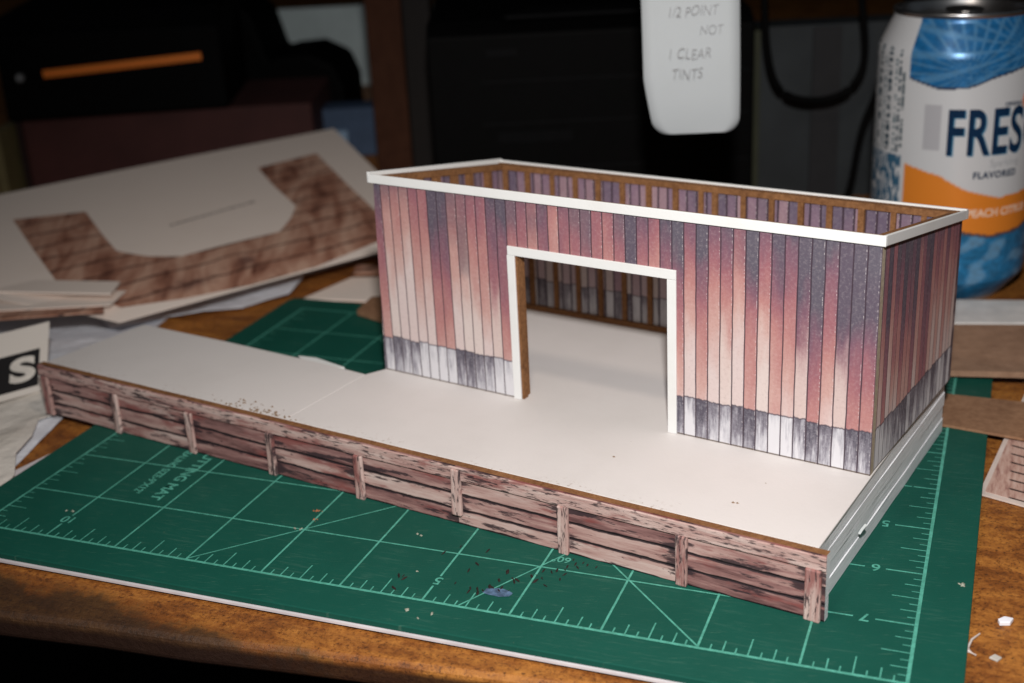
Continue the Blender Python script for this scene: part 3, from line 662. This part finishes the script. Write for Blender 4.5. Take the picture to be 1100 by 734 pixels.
# black bag / cable heap between printer and post
e = bgthing('speaker_box', -6.4, 36, -.15, 'black rounded case in front of the grey wall panel', 'case', -.05)
b = MB(); b.prism_y([(-2.0, 0), (1.45, 0), (1.45, 1.5), (1.2, 2.15), (.5, 2.5), (-.3, 2.45), (-.6, 2.35), (-.9, 3.5), (-1.3, 3.95), (-2.0, 4.0)], 0, 3); b.build('case_body', MAT['black'], e, .15, 3)
b = MB(); b.box(-1.5, -1.25, -.06, -.01, 2.5, 3.1); b.build('steel_clip', plain('dull_steel', (.10, .11, .12), .4), e, .03)
e = bgthing('blue_box', -4.85, 34, -.15, 'small dull blue box between the black case and the wooden post', 'box')
b = MB(); b.box(-1.1, 1.05, 0, 1, 0, 1.3); b.build('box_body', plain('dull_blue', (.05, .08, .14), .6), e, .05)
b = MB(); b.box(-.2, .15, -.25, -.02, .25, .75); b.build('pale_label', plain('pale_blue', (.25, .36, .5), .6), e, .03)
b = MB(); b.box(-7.5, 1.6, 0, .3, -.14, 2.55)
o = b.build('wall_panel', plain('grey_panel', (.68, .78, .78), .7, var=.15, scale=.5)); o.location = bench(-4.6, 45, 0); o.rotation_euler = (0, 0, YAW); tag(o, 'grey wall panel seen between the black printer and the wooden post', 'panel')
e = bgthing('wooden_post', -3.35, 32, -.15, 'dark brown upright wooden post left of the black equipment', 'post', .0)
b = MB(); b.box(-.40, .46, 0, .9, 0, 9); b.build('post_face', chip('dark_oak', (.045, .016, .008), (.07, .027, .014), 3.), e, .02)
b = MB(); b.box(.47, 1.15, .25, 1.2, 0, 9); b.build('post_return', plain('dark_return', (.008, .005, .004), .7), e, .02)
# black equipment
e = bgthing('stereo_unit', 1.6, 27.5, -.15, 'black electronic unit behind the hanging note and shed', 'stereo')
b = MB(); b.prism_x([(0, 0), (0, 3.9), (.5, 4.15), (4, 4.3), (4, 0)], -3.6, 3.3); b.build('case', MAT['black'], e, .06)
b = MB(); b.prism_z([(-2.0, .3), (-1.4, 1.4), (1.9, 1.4), (1.9, .2), (-1.9, .1)], 4.2, 4.26); b.build('top_panel', MAT['darkgrey'], e)
for z in (1.0, 2.0, 2.9):
    b = MB(); b.box(-2.5, 3.2, -.03, -.002, z, z+.05); b.build('seam', MAT['darkgrey'], e)
b = MB(); b.box(-2.35, -1.7, -.05, -.004, 3.45, 3.62); b.build('label_strip', plain('dim_label', (.0045, .0045, .005), .6, .05), e)
b = MB(); b.box(-2.2, -.6, -.05, -.004, 1.6, 1.85); b.build('label_strip', plain('dim_label2', (.004, .004, .0045), .6, .05), e)
# grey cabinet side with cables
e = bgthing('cabinet_side', 6.45, 27.7, -.15, 'dark grey cabinet side behind cables, left of the drink can', 'cabinet')
b = MB(); b.box(-1.4, 3.2, 0, 1, 0, 3.75); b.build('panel', plain('slate_panel', (.022, .026, .029), .6, var=.3, scale=.7), e)
b = MB(); b.box(-1.62, -1.42, -.1, 1, 0, 3.7); b.build('edge_trim', plain('olive_trim', (.03, .032, .016), .6), e)
b = MB(); b.box(-.3, .3, -.08, -.01, 0, 3.7); b.build('middle_rail', plain('dark_rail', (.015, .015, .017), .6), e)
for i, (pts, lab) in enumerate((([(4.9, 26.7, 5), (5.0, 26.7, 3.3), (5.3, 26.7, 2.45), (6.0, 26.7, 2.2), (6.7, 26.7, 2.4), (7.0, 26.7, 3.1), (6.8, 26.7, 4.7)], 'black cable hanging in a loop right of the note'), ([(8.0, 26.9, 4.7), (7.6, 26.9, 2.9), (7.1, 26.9, 1.6), (6.9, 26.9, .4), (6.8, 26.9, .0)], 'black cable running down to the bench left of the can'))):
    P = [bench(*p) for p in pts]; Q = []
    for k in range(len(P)-1):
        p0, p1, p2, p3 = P[max(k-1, 0)], P[k], P[k+1], P[min(k+2, len(P)-1)]
        for j in range(6):
            t = j/6; Q.append(.5*((2*p1)+(p2-p0)*t+(2*p0-5*p1+4*p2-p3)*t*t+(3*p1-p0-3*p2+p3)*t**3))
    b = MB(); b.tube(Q+[P[-1]], .075, 10); tag(b.build('cable', MAT['black'], smooth=True), lab, 'cable')
# shelf from which the note hangs
b = MB(); b.box(-9, 9, 0, 8, 0, .6); o = b.build('shelf', plain('dark_shelf', (.03, .02, .014), .7)); o.location = bench(2, 20.1, 7.6); o.rotation_euler = (0, 0, YAW); tag(o, 'dark shelf board above the bench carrying the taped note', 'shelf')
# note
note = bgthing('handwritten_note', 2.55, 19.6, 3.2, 'white handwritten paper note hanging down with rounded lower corners', 'note')
nw, nr = 1.44, .24; V_, F_ = [], []
rows = 40
for k in range(rows+1):
    z = 4.6*(k/rows)**2.2; ins = 0 if z > nr else nr-math.sqrt(max(0, nr*nr-(nr-z)**2))
    insl = ins if z > .9 else max(ins, .10*(1-z/.9)**1.2+ins*.6)
    for c in range(9):
        t = c/8; x = -nw/2+insl*1.5+(nw-insl*1.5-ins)*t-.06*min(1, z/3); V_.append((x, -.10*math.sin(min(z, 1.4)/1.4*1.57)+.12*(max(0, .6-z))**2+.03*math.cos(t*3.1), z))
for k in range(rows):
    for c in range(8): F_.append((k*9+c, k*9+c+1, (k+1)*9+c+1, (k+1)*9+c))
o = mesh_obj('paper', V_, F_, paper('note_paper', (.50, .53, .55), .1), note, smooth=True); so = o.modifiers.new('thick', 'SOLIDIFY'); so.thickness = .01; so.offset = 1
ink = plain('pencil_ink', (.27, .27, .28), .6)
for tx_, x, z, s_, sl in (('1/2 POINT', -.40, 1.78, .21, .03), ('NOT', .08, 1.50, .20, .06), ('1', -.40, 1.17, .22, 0), ('CLEAR', -.26, 1.17, .22, -.02), ('TINTS', -.34, .87, .22, .0)):
    v, f = text_mesh(tx_, s_, bold=-.004, xs=.8)
    mesh_obj('handwriting', [(x+a+b_*.15, -.155, z+b_+a*sl+.012*math.sin(a*17)) for a, b_ in v], f, ink, note)
# yellow edge, far left
b = MB(); b.box(-.12, .12, 0, 3, 0, 1.7); o = b.build('yellow_folder', plain('yellow_card', (.16, .13, .06), .6), None, .02); o.location = bench(-12.9, 31, -.15); o.rotation_euler = (0, 0, YAW); tag(o, 'yellow folder edge standing at the far left behind the card', 'folder')
